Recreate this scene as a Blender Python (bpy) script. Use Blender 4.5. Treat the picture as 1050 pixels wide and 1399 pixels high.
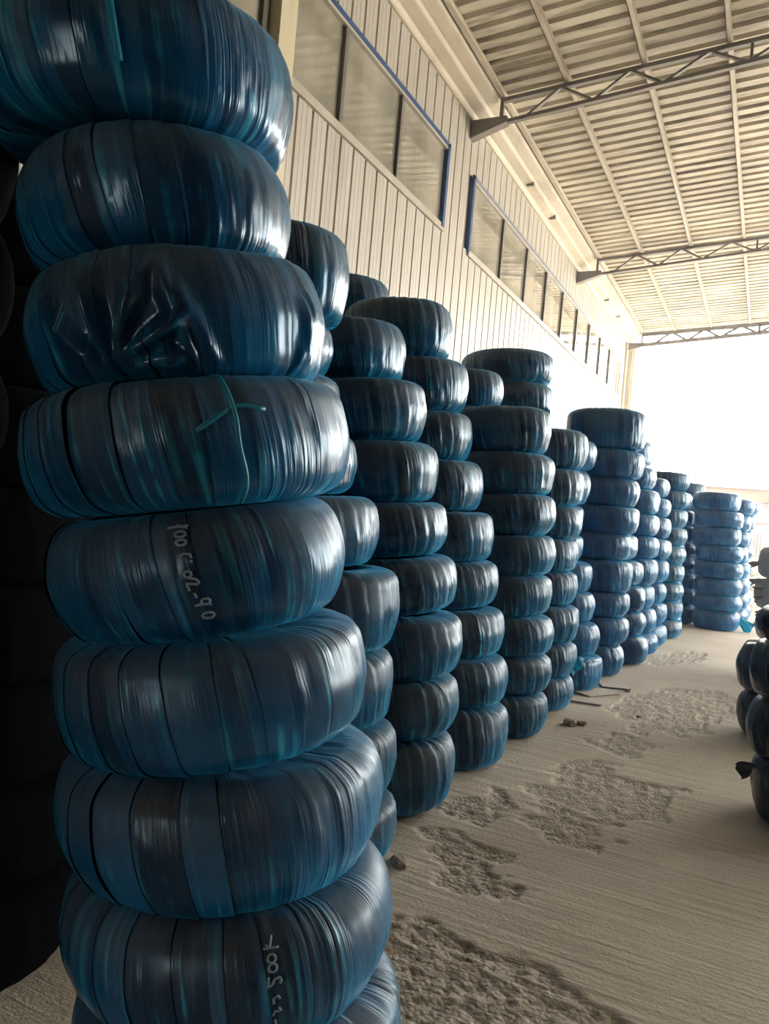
import bpy, math, random
import numpy as np
from mathutils import Matrix, Vector

for o in list(bpy.data.objects):
    bpy.data.objects.remove(o)
S = bpy.context.scene
COL = S.collection
PI = math.pi

# ------------------------------------------------------------------ camera
F, CX, CY, HC = 1050.0, 525.0, 699.5, 1.4
_dy = np.array([(1045 - CX) / F, -(738 - CY) / F, 1.0]); _dy /= np.linalg.norm(_dy)
_r = math.radians(5.1)
_z = np.array([math.sin(_r), math.cos(_r), 0.0]); _z -= _dy * np.dot(_z, _dy); _z /= np.linalg.norm(_z)
_x = -np.cross(_dy, _z)
CM = np.stack([_x, _dy, _z], 0)                       # columns: camera right, up, forward in the world
cam_d = bpy.data.cameras.new('camera')
cam_d.sensor_fit = 'HORIZONTAL'; cam_d.sensor_width = 36.0; cam_d.lens = 36.0 * F / 1050.0
cam_d.clip_start = 0.02; cam_d.clip_end = 500
cam = bpy.data.objects.new('camera', cam_d); COL.objects.link(cam)
mw = Matrix.Identity(4)
for i in range(3):
    mw[i][0] = CM[i, 0]; mw[i][1] = CM[i, 1]; mw[i][2] = -CM[i, 2]
mw[2][3] = HC
cam.matrix_world = mw
S.camera = cam

# ------------------------------------------------------------------ light and exposure
S.view_settings.view_transform = 'Standard'
S.view_settings.look = 'None'
S.view_settings.gamma = 1.0
S.view_settings.use_curve_mapping = False
S.view_settings.exposure = 0.68
S.cycles.use_denoising = True
S.cycles.max_bounces = 8
S.cycles.diffuse_bounces = 5
S.cycles.sample_clamp_indirect = 8.0
W = bpy.data.worlds.new('overcast_sky'); S.world = W
W.use_nodes = True
bgn = W.node_tree.nodes['Background']
bgn.inputs[0].default_value = (1.0, 0.975, 0.94, 1)
bgn.inputs[1].default_value = 10.0

def portal(name, loc, rot, sx, sy):
    l = bpy.data.lights.new(name, 'AREA'); l.shape = 'RECTANGLE'; l.size = sx; l.size_y = sy
    l.cycles.is_portal = True
    o = bpy.data.objects.new(name, l); COL.objects.link(o)
    o.location = loc; o.rotation_euler = rot
    return o

XW, YEND, YREAR, XRIGHT = -4.2, 24.3, -9.0, 14.0
XRIDGE, ZEAVE, SLOPE = 5.0, 7.31, 0.072
portal('end_opening_daylight', ((XW + XRIGHT) / 2, YEND + .1, 3.9), (-PI / 2, 0, 0), XRIGHT - XW, 8.0)
YSIDE = 13.0
portal('side_opening_daylight', (XRIGHT + .1, (YSIDE + YEND) / 2, 3.6), (0, PI / 2, 0), 7.2, YEND - YSIDE)
portal('rear_door_daylight', (-1.1, YREAR - .05, 1.1), (PI / 2, 0, 0), 1.2, 2.2)
SKYLIGHTS = [(5.6, 6.6, y, y + 4.3) for y in (12.4, 17.1)]
zright = lambda x: ZEAVE + .04 + SLOPE * (XRIDGE + 3.77) - SLOPE * (x - XRIDGE)
for (x0, x1, y0, y1) in SKYLIGHTS:
    portal('skylight_daylight', ((x0 + x1) / 2, (y0 + y1) / 2, zright(x0) + .25), (0, 0, 0), x1 - x0, y1 - y0)

# ------------------------------------------------------------------ helpers
def ray(px, py):
    return CM @ np.array([(px - CX) / F, -(py - CY) / F, 1.0])
def proj(p):
    c = CM.T @ (np.array(p, float) - np.array([0, 0, HC]))
    return CX + F * c[0] / c[2], CY - F * c[1] / c[2], c[2]
def ground(px, py, z=0.0):
    d = ray(px, py); return np.array([0, 0, HC]) + d * ((z - HC) / d[2])

def tag(o, label=None, cat=None, group=None, kind=None):
    if label: o['label'] = label
    if cat: o['category'] = cat
    if group: o['group'] = group
    if kind: o['kind'] = kind
    return o

def mesh_from(name, v, f, mat=None, smooth=False, uvs=None):
    m = bpy.data.meshes.new(name)
    v = np.asarray(v, dtype=np.float32).reshape(-1, 3)
    m.from_pydata(v.tolist(), [], [tuple(int(i) for i in q) for q in f])
    if uvs is not None:
        lay = m.uv_layers.new(name='UVMap')
        idx = np.empty(len(m.loops), dtype=np.int32); m.loops.foreach_get('vertex_index', idx)
        lay.data.foreach_set('uv', np.asarray(uvs, dtype=np.float32)[idx].ravel())
    if smooth:
        m.polygons.foreach_set('use_smooth', np.ones(len(m.polygons), dtype=bool))
    if mat: m.materials.append(mat)
    m.update()
    return m

def add(name, mesh, parent=None, loc=None):
    o = bpy.data.objects.new(name, mesh); COL.objects.link(o)
    if parent is not None: o.parent = parent
    if loc is not None: o.location = loc
    return o

class MB:
    def __init__(s): s.v = []; s.f = []
    def box(s, x0, x1, y0, y1, z0, z1):
        b = len(s.v)
        s.v += [(x, y, z) for z in (z0, z1) for y in (y0, y1) for x in (x0, x1)]
        for q in ((0, 2, 3, 1), (4, 5, 7, 6), (0, 1, 5, 4), (2, 6, 7, 3), (0, 4, 6, 2), (1, 3, 7, 5)):
            s.f.append(tuple(b + i for i in q))
        return s
    def beam(s, p, q, w, h):
        p, q = Vector(p), Vector(q); d = (q - p).normalized()
        up = Vector((0, 0, 1)) if abs(d.z) < .95 else Vector((0, 1, 0))
        a = d.cross(up).normalized(); c = a.cross(d)
        b = len(s.v)
        for e in (p, q):
            for sx, sy in ((-1, -1), (1, -1), (1, 1), (-1, 1)):
                s.v.append(tuple(e + a * (sx * w / 2) + c * (sy * h / 2)))
        for k in range(4):
            s.f.append((b + k, b + (k + 1) % 4, b + 4 + (k + 1) % 4, b + 4 + k))
        s.f.append((b + 3, b + 2, b + 1, b)); s.f.append((b + 4, b + 5, b + 6, b + 7))
        return s
    def extrude_y(s, prof, y0, y1):
        b = len(s.v); n = len(prof)
        s.v += [(x, y0, z) for x, z in prof] + [(x, y1, z) for x, z in prof]
        for k in range(n):
            s.f.append((b + k, b + (k + 1) % n, b + n + (k + 1) % n, b + n + k))
        s.f.append(tuple(b + k for k in range(n))[::-1]); s.f.append(tuple(b + n + k for k in range(n)))
        return s
    def mesh(s, name, mat, smooth=False): return mesh_from(name, s.v, s.f, mat, smooth)
    def build(s, name, mat, parent=None, smooth=False): return add(name, s.mesh(name, mat, smooth), parent)

def vnoise2(x, y, seed=0):
    """smooth value noise on numpy arrays, about -1..1"""
    xi = np.floor(x).astype(np.int64); yi = np.floor(y).astype(np.int64)
    xf = x - xi; yf = y - yi
    xf = xf * xf * (3 - 2 * xf); yf = yf * yf * (3 - 2 * yf)
    def h(a, b):
        n = (a * 374761393 + b * 668265263 + seed * 982451653) & 0x7fffffff
        n = ((n ^ (n >> 13)) * 1274126177) & 0x7fffffff
        n = (n ^ (n >> 16)) & 0xffff
        return n / 32767.5 - 1.0
    return (h(xi, yi) * (1 - xf) + h(xi + 1, yi) * xf) * (1 - yf) + (h(xi, yi + 1) * (1 - xf) + h(xi + 1, yi + 1) * xf) * yf

# ------------------------------------------------------------------ materials
class NT:
    def __init__(s, name):
        s.m = bpy.data.materials.new(name); s.m.use_nodes = True
        s.t = s.m.node_tree; s.t.nodes.clear()
        s.out = s.n('ShaderNodeOutputMaterial')
    def n(s, typ, **kw):
        k = s.t.nodes.new(typ)
        for a, b in kw.items(): setattr(k, a, b)
        return k
    def l(s, a, b): s.t.links.new(a, b)
    def setin(s, node, key, val):
        if hasattr(val, 'is_linked') or isinstance(val, bpy.types.NodeSocket): s.l(val, node.inputs[key])
        else: node.inputs[key].default_value = val
    def math(s, op, a, b=None, c=None, clamp=False):
        k = s.n('ShaderNodeMath', operation=op); k.use_clamp = clamp
        s.setin(k, 0, a)
        if b is not None: s.setin(k, 1, b)
        if c is not None: s.setin(k, 2, c)
        return k.outputs[0]
    def noise(s, vec, scale, detail=3, rough=.55, dist=0.0):
        k = s.n('ShaderNodeTexNoise'); k.inputs['Scale'].default_value = scale
        k.inputs['Detail'].default_value = detail; k.inputs['Roughness'].default_value = rough
        k.inputs['Distortion'].default_value = dist
        if vec is not None: s.l(vec, k.inputs['Vector'])
        return k.outputs['Fac']
    def mapr(s, v, a, b, c=0.0, d=1.0, smooth=True):
        k = s.n('ShaderNodeMapRange'); k.interpolation_type = 'SMOOTHSTEP' if smooth else 'LINEAR'
        s.setin(k, 0, v)
        for i, q in enumerate((a, b, c, d)): k.inputs[i + 1].default_value = q
        return k.outputs[0]
    def mix(s, fac, a, b):
        k = s.n('ShaderNodeMix', data_type='RGBA')
        s.setin(k, 0, fac)
        s.setin(k, 6, a if not isinstance(a, tuple) else (*a, 1)); s.setin(k, 7, b if not isinstance(b, tuple) else (*b, 1))
        return k.outputs[2]
    def scalevec(s, vec, sc):
        k = s.n('ShaderNodeMapping'); s.l(vec, k.inputs['Vector']); k.inputs['Scale'].default_value = sc
        return k.outputs[0]
    def bsdf(s, color, rough=.5, **kw):
        b = s.n('ShaderNodeBsdfPrincipled')
        s.setin(b, 'Base Color', color if not isinstance(color, tuple) else (*color, 1)); s.setin(b, 'Roughness', rough)
        for k, v in kw.items(): s.setin(b, k, v)
        s.l(b.outputs[0], s.out.inputs[0])
        return b
    def bump(s, b, height, strength, dist):
        k = s.n('ShaderNodeBump'); k.inputs['Strength'].default_value = strength; k.inputs['Distance'].default_value = dist
        s.l(height, k.inputs['Height']); s.l(k.outputs[0], b.inputs['Normal'])

def obj_coord(t): return t.n('ShaderNodeTexCoord').outputs['Object']

def painted_metal(name, col, dirt, amt=.5, rough=.45, scale=2.0, stretch=(1, 1, .15)):
    t = NT(name)
    geo = t.n('ShaderNodeNewGeometry').outputs['Position']
    v = t.scalevec(geo, stretch)
    d = t.mapr(t.noise(v, scale, 5, .65), .42, .75, 0, amt)
    d2 = t.mapr(t.noise(geo, .7, 3), .35, .7, 0, amt * .6)
    c = t.mix(t.math('MAXIMUM', d, d2), col, dirt)
    b = t.bsdf(c, rough)
    return t.m

def film(name, navy, blue, cyan, dust, dust_amt=.8, rough=.2, strip_w=.078, sheen=(.03, .37, .68), sheen_w=.6):
    t = NT(name)
    tc = t.n('ShaderNodeTexCoord')
    uv = tc.outputs['UV']; ob = tc.outputs['Object']
    rnd = t.n('ShaderNodeObjectInfo').outputs['Random']
    sep = t.n('ShaderNodeSeparateXYZ'); t.l(uv, sep.inputs[0]); u, v = sep.outputs[0], sep.outputs[1]
    so = t.n('ShaderNodeSeparateXYZ'); t.l(ob, so.inputs[0]); oz = so.outputs[2]
    # each turn of the film has its own tone
    uu = t.math('ADD', u, t.math('MULTIPLY', v, .16))
    idx = t.math('FLOOR', t.math('DIVIDE', uu, strip_w))
    wn = t.n('ShaderNodeTexWhiteNoise', noise_dimensions='2D')
    cv = t.n('ShaderNodeCombineXYZ'); t.l(idx, cv.inputs[0]); t.l(t.math('MULTIPLY', rnd, 97.0), cv.inputs[1]); t.l(cv.outputs[0], wn.inputs['Vector'])
    strip = wn.outputs['Value']
    off = t.n('ShaderNodeCombineXYZ'); t.l(uu, off.inputs[0]); t.l(v, off.inputs[1]); t.l(t.math('MULTIPLY', rnd, 31.0), off.inputs[2])
    vec = off.outputs[0]
    streak = t.noise(t.scalevec(vec, (190, 5.0, 1)), 1.0, 2, .6, .2)
    streak2 = t.noise(t.scalevec(vec, (70, 3.0, 1)), 1.0, 2, .5, .3)
    patch = t.noise(t.scalevec(vec, (7, 7, 1)), 1.0, 3, .6)
    col = t.mix(t.mapr(t.math('ADD', t.math('MULTIPLY', strip, .6), t.math('MULTIPLY', patch, .5)), .25, .85), navy, blue)
    col = t.mix(t.math('MULTIPLY', t.mapr(streak2, .5, .72), t.mapr(patch, .42, .62, 0, .75)), col, cyan)
    dn = t.math('ADD', oz, t.math('MULTIPLY', t.math('SUBTRACT', t.noise(t.scalevec(vec, (22, 4, 1)), 1.0, 3), .5), .16))
    dn = t.math('ADD', dn, t.math('MULTIPLY', t.math('SUBTRACT', strip, .5), .05))
    dmask = t.math('MULTIPLY', t.mapr(dn, -.05, .10), t.mapr(streak, .25, .6, .55, 1.0))
    dmask = t.math('MULTIPLY', dmask, dust_amt)
    col = t.mix(dmask, col, dust)
    rg = t.math('ADD', rough, t.math('MULTIPLY', dmask, .38))
    b = t.bsdf(col, rg)
    b.inputs['Specular IOR Level'].default_value = .5
    b.inputs['Specular Tint'].default_value = (.62, .86, 1.0, 1)
    t.setin(b, 'Sheen Weight', t.math('MULTIPLY', sheen_w, t.math('SUBTRACT', 1.0, t.math('MULTIPLY', dmask, .5)))); b.inputs['Sheen Roughness'].default_value = .5; b.inputs['Sheen Tint'].default_value = (*sheen, 1)
    hm = t.mapr(t.noise(t.scalevec(vec, (9, 4, 1)), 1.0, 2), .46, .68, .06, 1.0)
    h = t.math('MULTIPLY', hm, t.math('ADD', t.math('MULTIPLY', streak, .3), t.math('MULTIPLY', streak2, 1.0)))
    t.bump(b, h, .8, .008)
    return t.m

M = {}
M['film'] = film('blue_stretch_film', (.006, .020, .058), (.008, .105, .26), (.03, .42, .60), (.090, .084, .080), .62)
M['film_mid'] = film('dusty_blue_stretch_film', (.006, .017, .042), (.008, .070, .17), (.03, .40, .58), (.080, .077, .080), .8, sheen_w=.85)
M['film_clean'] = film('clean_blue_stretch_film', (.009, .045, .14), (.009, .095, .26), (.04, .42, .62), (.12, .15, .18), .4)
M['film_dark'] = film('dark_stretch_film', (.008, .011, .018), (.016, .024, .040), (.05, .07, .10), (.10, .095, .09), .5, .18, sheen_w=.0)
M['film_grey'] = film('grey_dusty_wrap', (.34, .32, .30), (.42, .40, .37), (.5, .48, .45), (.45, .42, .38), .8, .4, sheen_w=.0)
t = NT('cyan_loose_film'); b = t.bsdf((.03, .36, .52), .45)
tl = t.n('ShaderNodeBsdfTranslucent'); tl.inputs[0].default_value = (.06, .50, .66, 1)
mx = t.n('ShaderNodeMixShader'); mx.inputs[0].default_value = .5; t.l(b.outputs[0], mx.inputs[1]); t.l(tl.outputs[0], mx.inputs[2]); t.l(mx.outputs[0], t.out.inputs[0])
M['cyan'] = t.m
t = NT('teal_film_cord'); t.bsdf((.012, .20, .30), .35); M['cord'] = t.m
t = NT('black_rubber_and_shade'); t.bsdf((.0025, .003, .004), 1.0, **{'Specular IOR Level': .05}); M['rubber_shade'] = t.m  # tyre core rubber; the same black puts shade into the left stacks
t = NT('chalk_marker'); t.bsdf((.22, .30, .36), .8); M['chalk'] = t.m
M['wall'] = painted_metal('cream_wall_cladding', (.48, .45, .385), (.28, .25, .19), .5, .45, 3.0)
M['roof'] = painted_metal('cream_roof_sheet', (.62, .57, .45), (.15, .115, .07), .95, .5, 1.9, (.35, 2.6, 1))
M['eave'] = painted_metal('cream_eave_steel', (.60, .54, .42), (.28, .23, .15), .6, .5, 2.0, (1, .3, 1))
M['truss'] = painted_metal('grey_truss_steel', (.24, .215, .185), (.12, .105, .085), .6, .55, 4.0, (1, 1, 1))
M['purlin'] = painted_metal('pale_purlin_steel', (.58, .53, .43), (.24, .2, .14), .6, .5, 3.0, (1, .3, 1))
M['brick'] = painted_metal('dark_brown_wall', (.13, .11, .09), (.07, .06, .05), .5, .8, 1.0, (1, 1, 1))
M['post'] = painted_metal('pale_yellow_post', (.66, .60, .42), (.40, .34, .22), .4, .4)
M['blueframe'] = painted_metal('blue_window_trim', (.035, .085, .22), (.03, .05, .1), .3, .35)
M['greyblue'] = painted_metal('grey_blue_flashing', (.20, .22, .29), (.12, .12, .14), .4, .4)
M['frame'] = painted_metal('grey_window_bar', (.17, .155, .13), (.09, .08, .06), .4, .4)
M['sill'] = painted_metal('pale_window_flashing', (.48, .45, .38), (.2, .17, .12), .5, .4)
t = NT('dusty_window_glass')
g = t.n('ShaderNodeNewGeometry').outputs['Position']
d = t.mapr(t.noise(t.scalevec(g, (1, 1, .35)), 1.6, 5, .6), .3, .75)
b = t.bsdf(t.mix(d, (.24, .225, .175), (.40, .375, .30)), t.mapr(d, 0, 1, .04, .2, False))
b.inputs['Coat Weight'].default_value = 1.0; b.inputs['Coat Roughness'].default_value = .03; b.inputs['Coat IOR'].default_value = 1.75
M['glass'] = t.m
t = NT('clear_skylight_sheet'); tr = t.n('ShaderNodeBsdfTransparent'); tr.inputs[0].default_value = (.62, .60, .52, 1); t.l(tr.outputs[0], t.out.inputs[0]); M['skylight'] = t.m
t = NT('outdoor_paving'); g = t.n('ShaderNodeNewGeometry').outputs['Position']
t.bsdf(t.mix(t.noise(g, .6, 4), (.40, .36, .30), (.52, .47, .40)), .9); M['yard'] = t.m
t = NT('white_render'); t.bsdf((.16, .145, .13), .9); M['render'] = t.m
t = NT('terracotta_fascia'); t.bsdf((.10, .062, .040), .8); M['fascia'] = t.m
t = NT('brown_gate'); t.bsdf((.06, .048, .04), .7); M['gate'] = t.m
t = NT('weathered_board'); g = obj_coord(t)
t.bsdf(t.mix(t.noise(t.scalevec(g, (40, 3, 3)), 1.0, 3), (.44, .40, .35), (.62, .57, .50)), .85); M['board'] = t.m
t = NT('rubble'); g = obj_coord(t); t.bsdf(t.mix(t.noise(g, 30, 3), (.20, .155, .115), (.40, .33, .26)), .9); M['rubble'] = t.m

# floor concrete: colour from the wear mask that is also the relief
t = NT('worn_concrete')
g = t.n('ShaderNodeNewGeometry').outputs['Position']
at = t.n('ShaderNodeAttribute'); at.attribute_name = 'wear'
n1 = t.noise(g, 1.3, 5, .6); n2 = t.noise(g, 60, 4, .7)
br = t.noise(t.scalevec(g, (1.2, 26, 1)), 1.0, 4, .6)
c = t.mix(t.mapr(n1, .3, .7), (.44, .395, .325), (.56, .51, .43))
c = t.mix(t.mapr(br, .35, .7, 0, .5), c, (.62, .57, .485))
agg = t.n('ShaderNodeTexVoronoi'); agg.inputs['Scale'].default_value = 55; t.l(g, agg.inputs['Vector'])
sepc = t.n('ShaderNodeSeparateColor'); t.l(agg.outputs['Color'], sepc.inputs[0])
ac = t.mix(sepc.outputs[0], (.29, .26, .215), (.50, .46, .39))
c = t.mix(t.math('MULTIPLY', at.outputs['Fac'], .75), c, ac)
c = t.mix(t.mapr(n2, .55, .8, 0, .35), c, (.24, .21, .17))
b = t.bsdf(c, .85)
hh = t.math('ADD', t.math('MULTIPLY', n2, .5), t.math('MULTIPLY', br, .8))
hh = t.math('ADD', hh, t.math('MULTIPLY', t.math('MULTIPLY', agg.outputs['Distance'], at.outputs['Fac']), -.7))
t.bump(b, hh, .7, .012)
M['floor'] = t.m

# ------------------------------------------------------------------ floor
def poly_mask(px, py, poly):
    inside = np.zeros(px.shape, bool); n = len(poly)
    for i in range(n):
        x1, y1 = poly[i]; x2, y2 = poly[(i + 1) % n]
        c = ((y1 > py) != (y2 > py)) & (px < (x2 - x1) * (py - y1) / (y2 - y1 + 1e-12) + x1)
        inside ^= c
    return inside

def make_floor():
    xs = np.concatenate([[XW - .2, -3.0, -2.0], np.arange(-1.6, .62, .0125), [.8, 1.5, 3, 6, 10, XRIGHT]])
    ys = [YREAR, -5, -2, 0, 1.2]; y = 1.9
    while y < 14: ys.append(y); y += .0115 * max(1.0, (y / 2.6) ** 1.35)
    ys += [14, 16, 18, 20, 22, YEND]
    ys = np.array(ys)
    X, Y = np.meshgrid(xs, ys)
    wx = X + .10 * vnoise2(X * 7, Y * 7, 1) + .025 * vnoise2(X * 30, Y * 30, 2)
    wy = Y + .10 * vnoise2(X * 7, Y * 7, 3) + .025 * vnoise2(X * 30, Y * 30, 4)
    polys_px = [
        [(500, 1275), (585, 1255), (620, 1290), (690, 1292), (790, 1345), (850, 1399), (900, 1460), (480, 1500)],
        [(585, 1130), (640, 1140), (665, 1165), (690, 1205), (650, 1235), (600, 1195)],
        [(600, 1098), (650, 1075), (690, 1095), (660, 1120)],
        [(700, 1100), (760, 1060), (830, 1050), (935, 1080), (900, 1115), (860, 1140), (790, 1150), (730, 1130)],
        [(830, 960), (900, 940), (990, 945), (1010, 965), (960, 1000), (880, 1005)],
        [(740, 1050), (800, 1035), (860, 1045), (800, 1065)],
        [(790, 1010), (850, 1000), (905, 1020), (850, 1035)],
        [(880, 895), (960, 890), (950, 905), (890, 910)],
    ]
    mask = np.zeros(X.shape)
    for p in polys_px:
        g = [tuple(ground(a, b)[:2]) for a, b in p]
        mask = np.maximum(mask, poly_mask(wx, wy, g).astype(float))
    fray = (vnoise2(X * 22, Y * 22, 8) * .6 + vnoise2(X * 50, Y * 50, 9) * .4) > .34
    m = mask.copy(); m[(mask > 0) & fray] *= .25
    bl = m.copy()
    bl[1:-1, 1:-1] = (m[1:-1, 1:-1] * 2 + m[:-2, 1:-1] + m[2:, 1:-1] + m[1:-1, :-2] + m[1:-1, 2:]) / 6
    Z = -.009 * bl
    Z += bl * (.0045 * vnoise2(X * 38, Y * 52, 5) + .0045 * vnoise2(X * 75, Y * 85, 6))
    Z += .0012 * vnoise2(X * 3, Y * 55, 7) + .002 * vnoise2(X * 2, Y * 2, 10) - .003
    edge = (X < -1.55) | (X > .58) | (Y < 1.5) | (Y > 13.9)
    Z[edge] = -.003
    ny, nx = X.shape
    V = np.stack([X, Y, Z], -1).reshape(-1, 3)
    i = np.arange(ny - 1)[:, None] * nx + np.arange(nx - 1)[None]
    Fc = np.stack([i, i + 1, i + nx + 1, i + nx], -1).reshape(-1, 4)
    me = bpy.data.meshes.new('floor')
    me.from_pydata(V.tolist(), [], Fc.tolist())
    a = me.attributes.new('wear', 'FLOAT', 'POINT'); a.data.foreach_set('value', bl.ravel().astype(np.float32))
    me.polygons.foreach_set('use_smooth', np.ones(len(me.polygons), bool))
    me.materials.append(M['floor']); me.update()
    return tag(add('floor', me), 'grey-brown worn concrete floor with spalled rough patches', kind='structure')
make_floor()

# ------------------------------------------------------------------ left wall with its cladding
W1 = (4.3, 9.42); W2 = (10.42, 23.05); ZB, ZT, ZTOP = 5.22, 6.27, 7.02
wall = MB()
bx0, bx1 = XW - .12, XW - .04
wall.box(bx0, bx1, YREAR, YEND, 0, ZB)
wall.box(bx0, bx1, YREAR, YEND, ZT, 7.3)
wall.box(bx0, bx1, YREAR, W1[0], ZB, ZT); wall.box(bx0, bx1, W1[1], W2[0], ZB, ZT); wall.box(bx0, bx1, W2[1], YEND, ZB, ZT)
wall_left = tag(wall.build('wall_left', M['wall']), 'cream ribbed metal wall behind the tyre stacks', kind='structure')
PITCH = .27
def panel_mesh(w):
    pr = [(0, -.040), (.012, -.040), (.026, 0), (.085, 0), (.100, .003), (.110, .003), (.125, 0), (.166, 0), (.180, .003), (.190, .003), (.205, 0), (w - .012, 0), (w, -.040)]
    v = []; f = []
    for z in (0, 1):
        v += [(x, y, z) for y, x in pr]
    n = len(pr)
    for k in range(n - 1): f.append((k, k + 1, n + k + 1, n + k))
    return mesh_from('cladding_panel', v, f, M['wall'])
pm = panel_mesh(PITCH)
y = -3.0
while y < YEND - .3:
    c0, c1 = y, y + PITCH
    inw = any(c1 > a + .02 and c0 < b_ - .02 for a, b_ in (W1, W2))
    for (z0, z1) in (((0, ZB), (ZT, ZTOP)) if inw else ((0, ZTOP),)):
        o = add('cladding_panel', pm, wall_left, (XW, y, z0)); o.scale = (1, 1, z1 - z0)
    y += PITCH

def window(name, y0, y1, mull, label, blue_end, head='blueframe'):
    fr = MB()
    fr.box(XW - .05, XW + .015, y0, y1, ZB - .02, ZB + .03)
    w = tag(fr.build(name, M['sill']), label, kind='structure')
    MB().box(XW - .05, XW + .02, y0, y1, ZT - .045, ZT - .01).build('window_head', M['sill'], w)
    MB().box(XW - .05, XW + .03, y0 - .03, y1 + .03, ZT - .01, ZT + .04).build('head_flashing', M[head], w)
    MB().box(XW - .02, XW + .035, y0 - .02, y1 + .02, ZB - .075, ZB - .03).build('sill_flashing', M['sill'], w)
    for yy in blue_end:
        MB().box(XW - .05, XW + .03, yy - .035, yy + .035, ZB - .03, ZT + .04).build('end_trim', M['blueframe'], w)
    ed = [y0] + mull + [y1]
    for a in mull:
        MB().box(XW - .05, XW + .012, a - .03, a + .03, ZB + .03, ZT - .045).build('mullion', M['frame'], w)
    for a, c in zip(ed[:-1], ed[1:]):
        MB().box(XW - .035, XW - .027, a + .03, c - .03, ZB + .03, ZT - .045).build('pane', M['glass'], w)
window('window_1', W1[0], W1[1], [5.32, 6.67, 8.01], 'high strip of dusty panes nearest the camera, left of the bare rib pier', [W1[1]])
window('window_2', W2[0], W2[1], [11.92, 13.3, 14.65, 16.0, 17.38, 18.74, 20.1, 21.45], 'long high strip of dusty panes running to the far corner', [W2[0]], 'greyblue')
tag(MB().box(XW - .02, XW + .10, 5.42, 5.66, 0, 7.0).build('wall_post', M['post']), 'pale yellow steel post on the wall beside the near window', 'post')
cp = MB().box(XW + .012, XW + .06, 23.75, 23.95, 0, 6.95).box(XW + .012, XW + .24, 24.02, 24.3, 0, 6.95).build('corner_post', M['post'])
tag(cp, 'pale steel corner post at the open far end', 'post')
MB().box(XW + .06, XW + .18, 23.95, 24.02, 0, 6.95).build('post_web', M['sill'], cp)

# eave beam: stepped steel gutter box between the wall top and the roof edge
prof = [(XW - .05, 6.98), (XW + .03, 6.98), (XW + .03, 7.02), (XW + .06, 7.06), (XW + .20, 7.10), (XW + .20, 7.13), (XW + .225, 7.16),
        (XW + .36, 7.20), (XW + .36, 7.24), (XW + .39, 7.27), (XW + .46, 7.28), (XW + .46, 7.33), (XW - .05, 7.33)]
eb = tag(MB().extrude_y(prof, YREAR, YEND - .2).build('trim_1', M['eave']), 'stepped cream steel eave beam along the wall top', kind='structure')
for yy in (12.6, 14.1, 19.6, 21.2):
    MB().box(XW + .10, XW + .22, yy, yy + .05, 7.055, 7.12).build('cleat', M['truss'], eb)

# ------------------------------------------------------------------ roof
def zroof(x): return ZEAVE + .04 + SLOPE * (x + 3.77)
cl = MB()
def slab(x0, x1, y0, y1):
    b = len(cl.v); f_ = lambda x: zroof(x) if x <= XRIDGE else zroof(XRIDGE) - SLOPE * (x - XRIDGE)
    for zo in (.05, .12):
        cl.v.extend([(x0, y0, f_(x0) + zo), (x1, y0, f_(x1) + zo), (x1, y1, f_(x1) + zo), (x0, y1, f_(x0) + zo)])
    for q in ((0, 1, 2, 3), (7, 6, 5, 4), (0, 4, 5, 1), (1, 5, 6, 2), (2, 6, 7, 3), (3, 7, 4, 0)): cl.f.append(tuple(b + k for k in q))
slab(XW - .4, XRIDGE, YREAR, YEND + .2)
slab(XRIDGE, 5.6, YREAR, YEND + .2); slab(6.6, XRIGHT + .3, YREAR, YEND + .2)
yy = YREAR
for (x0, x1, y0, y1) in SKYLIGHTS:
    slab(5.6, 6.6, yy, y0); yy = y1
slab(5.6, 6.6, yy, YEND + .2)
ceiling = tag(cl.build('ceiling', M['roof']), 'cream corrugated metal roof seen from below', kind='structure')
RP = .25
pr = [(0, .045), (.03, .045), (.055, 0), (RP - .055, 0), (RP - .03, .045), (RP, .045)]
v = []; f = []
for x in (XW - .1, 1.55):
    v += [(x, yy, zroof(x) + zz) for yy, zz in pr]
n = len(pr)
for k in range(n - 1): f.append((k, n + k, n + k + 1, k + 1))
rm = mesh_from('roof_panel', v, f, M['roof'])
y = 1.0
while y < YEND:
    add('roof_panel', rm, ceiling, (0, y, 0)); y += RP
for (x0, x1, y0, y1) in SKYLIGHTS:
    m_ = MB(); m_.v = [(x0 - .05, y0 - .05, zright(x0) + .14), (x1 + .05, y0 - .05, zright(x1) + .14), (x1 + .05, y1 + .05, zright(x1) + .14), (x0 - .05, y1 + .05, zright(x0) + .14)]; m_.f = [(0, 1, 2, 3)]
    m_.build('skylight_sheet', M['skylight'], ceiling)
for x in (-3.77, -2.87, -1.88, -.88, .12, 1.1):
    p = MB(); zz = zroof(x)
    p.box(x - .03, x + .03, 1.0, YEND, zz - .10, zz - .09); p.box(x - .03, x - .02, 1.0, YEND, zz - .10, zz); p.box(x - .03, x + .03, 1.0, YEND, zz - .01, zz)
    p.build('purlin', M['purlin'], ceiling)

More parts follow.
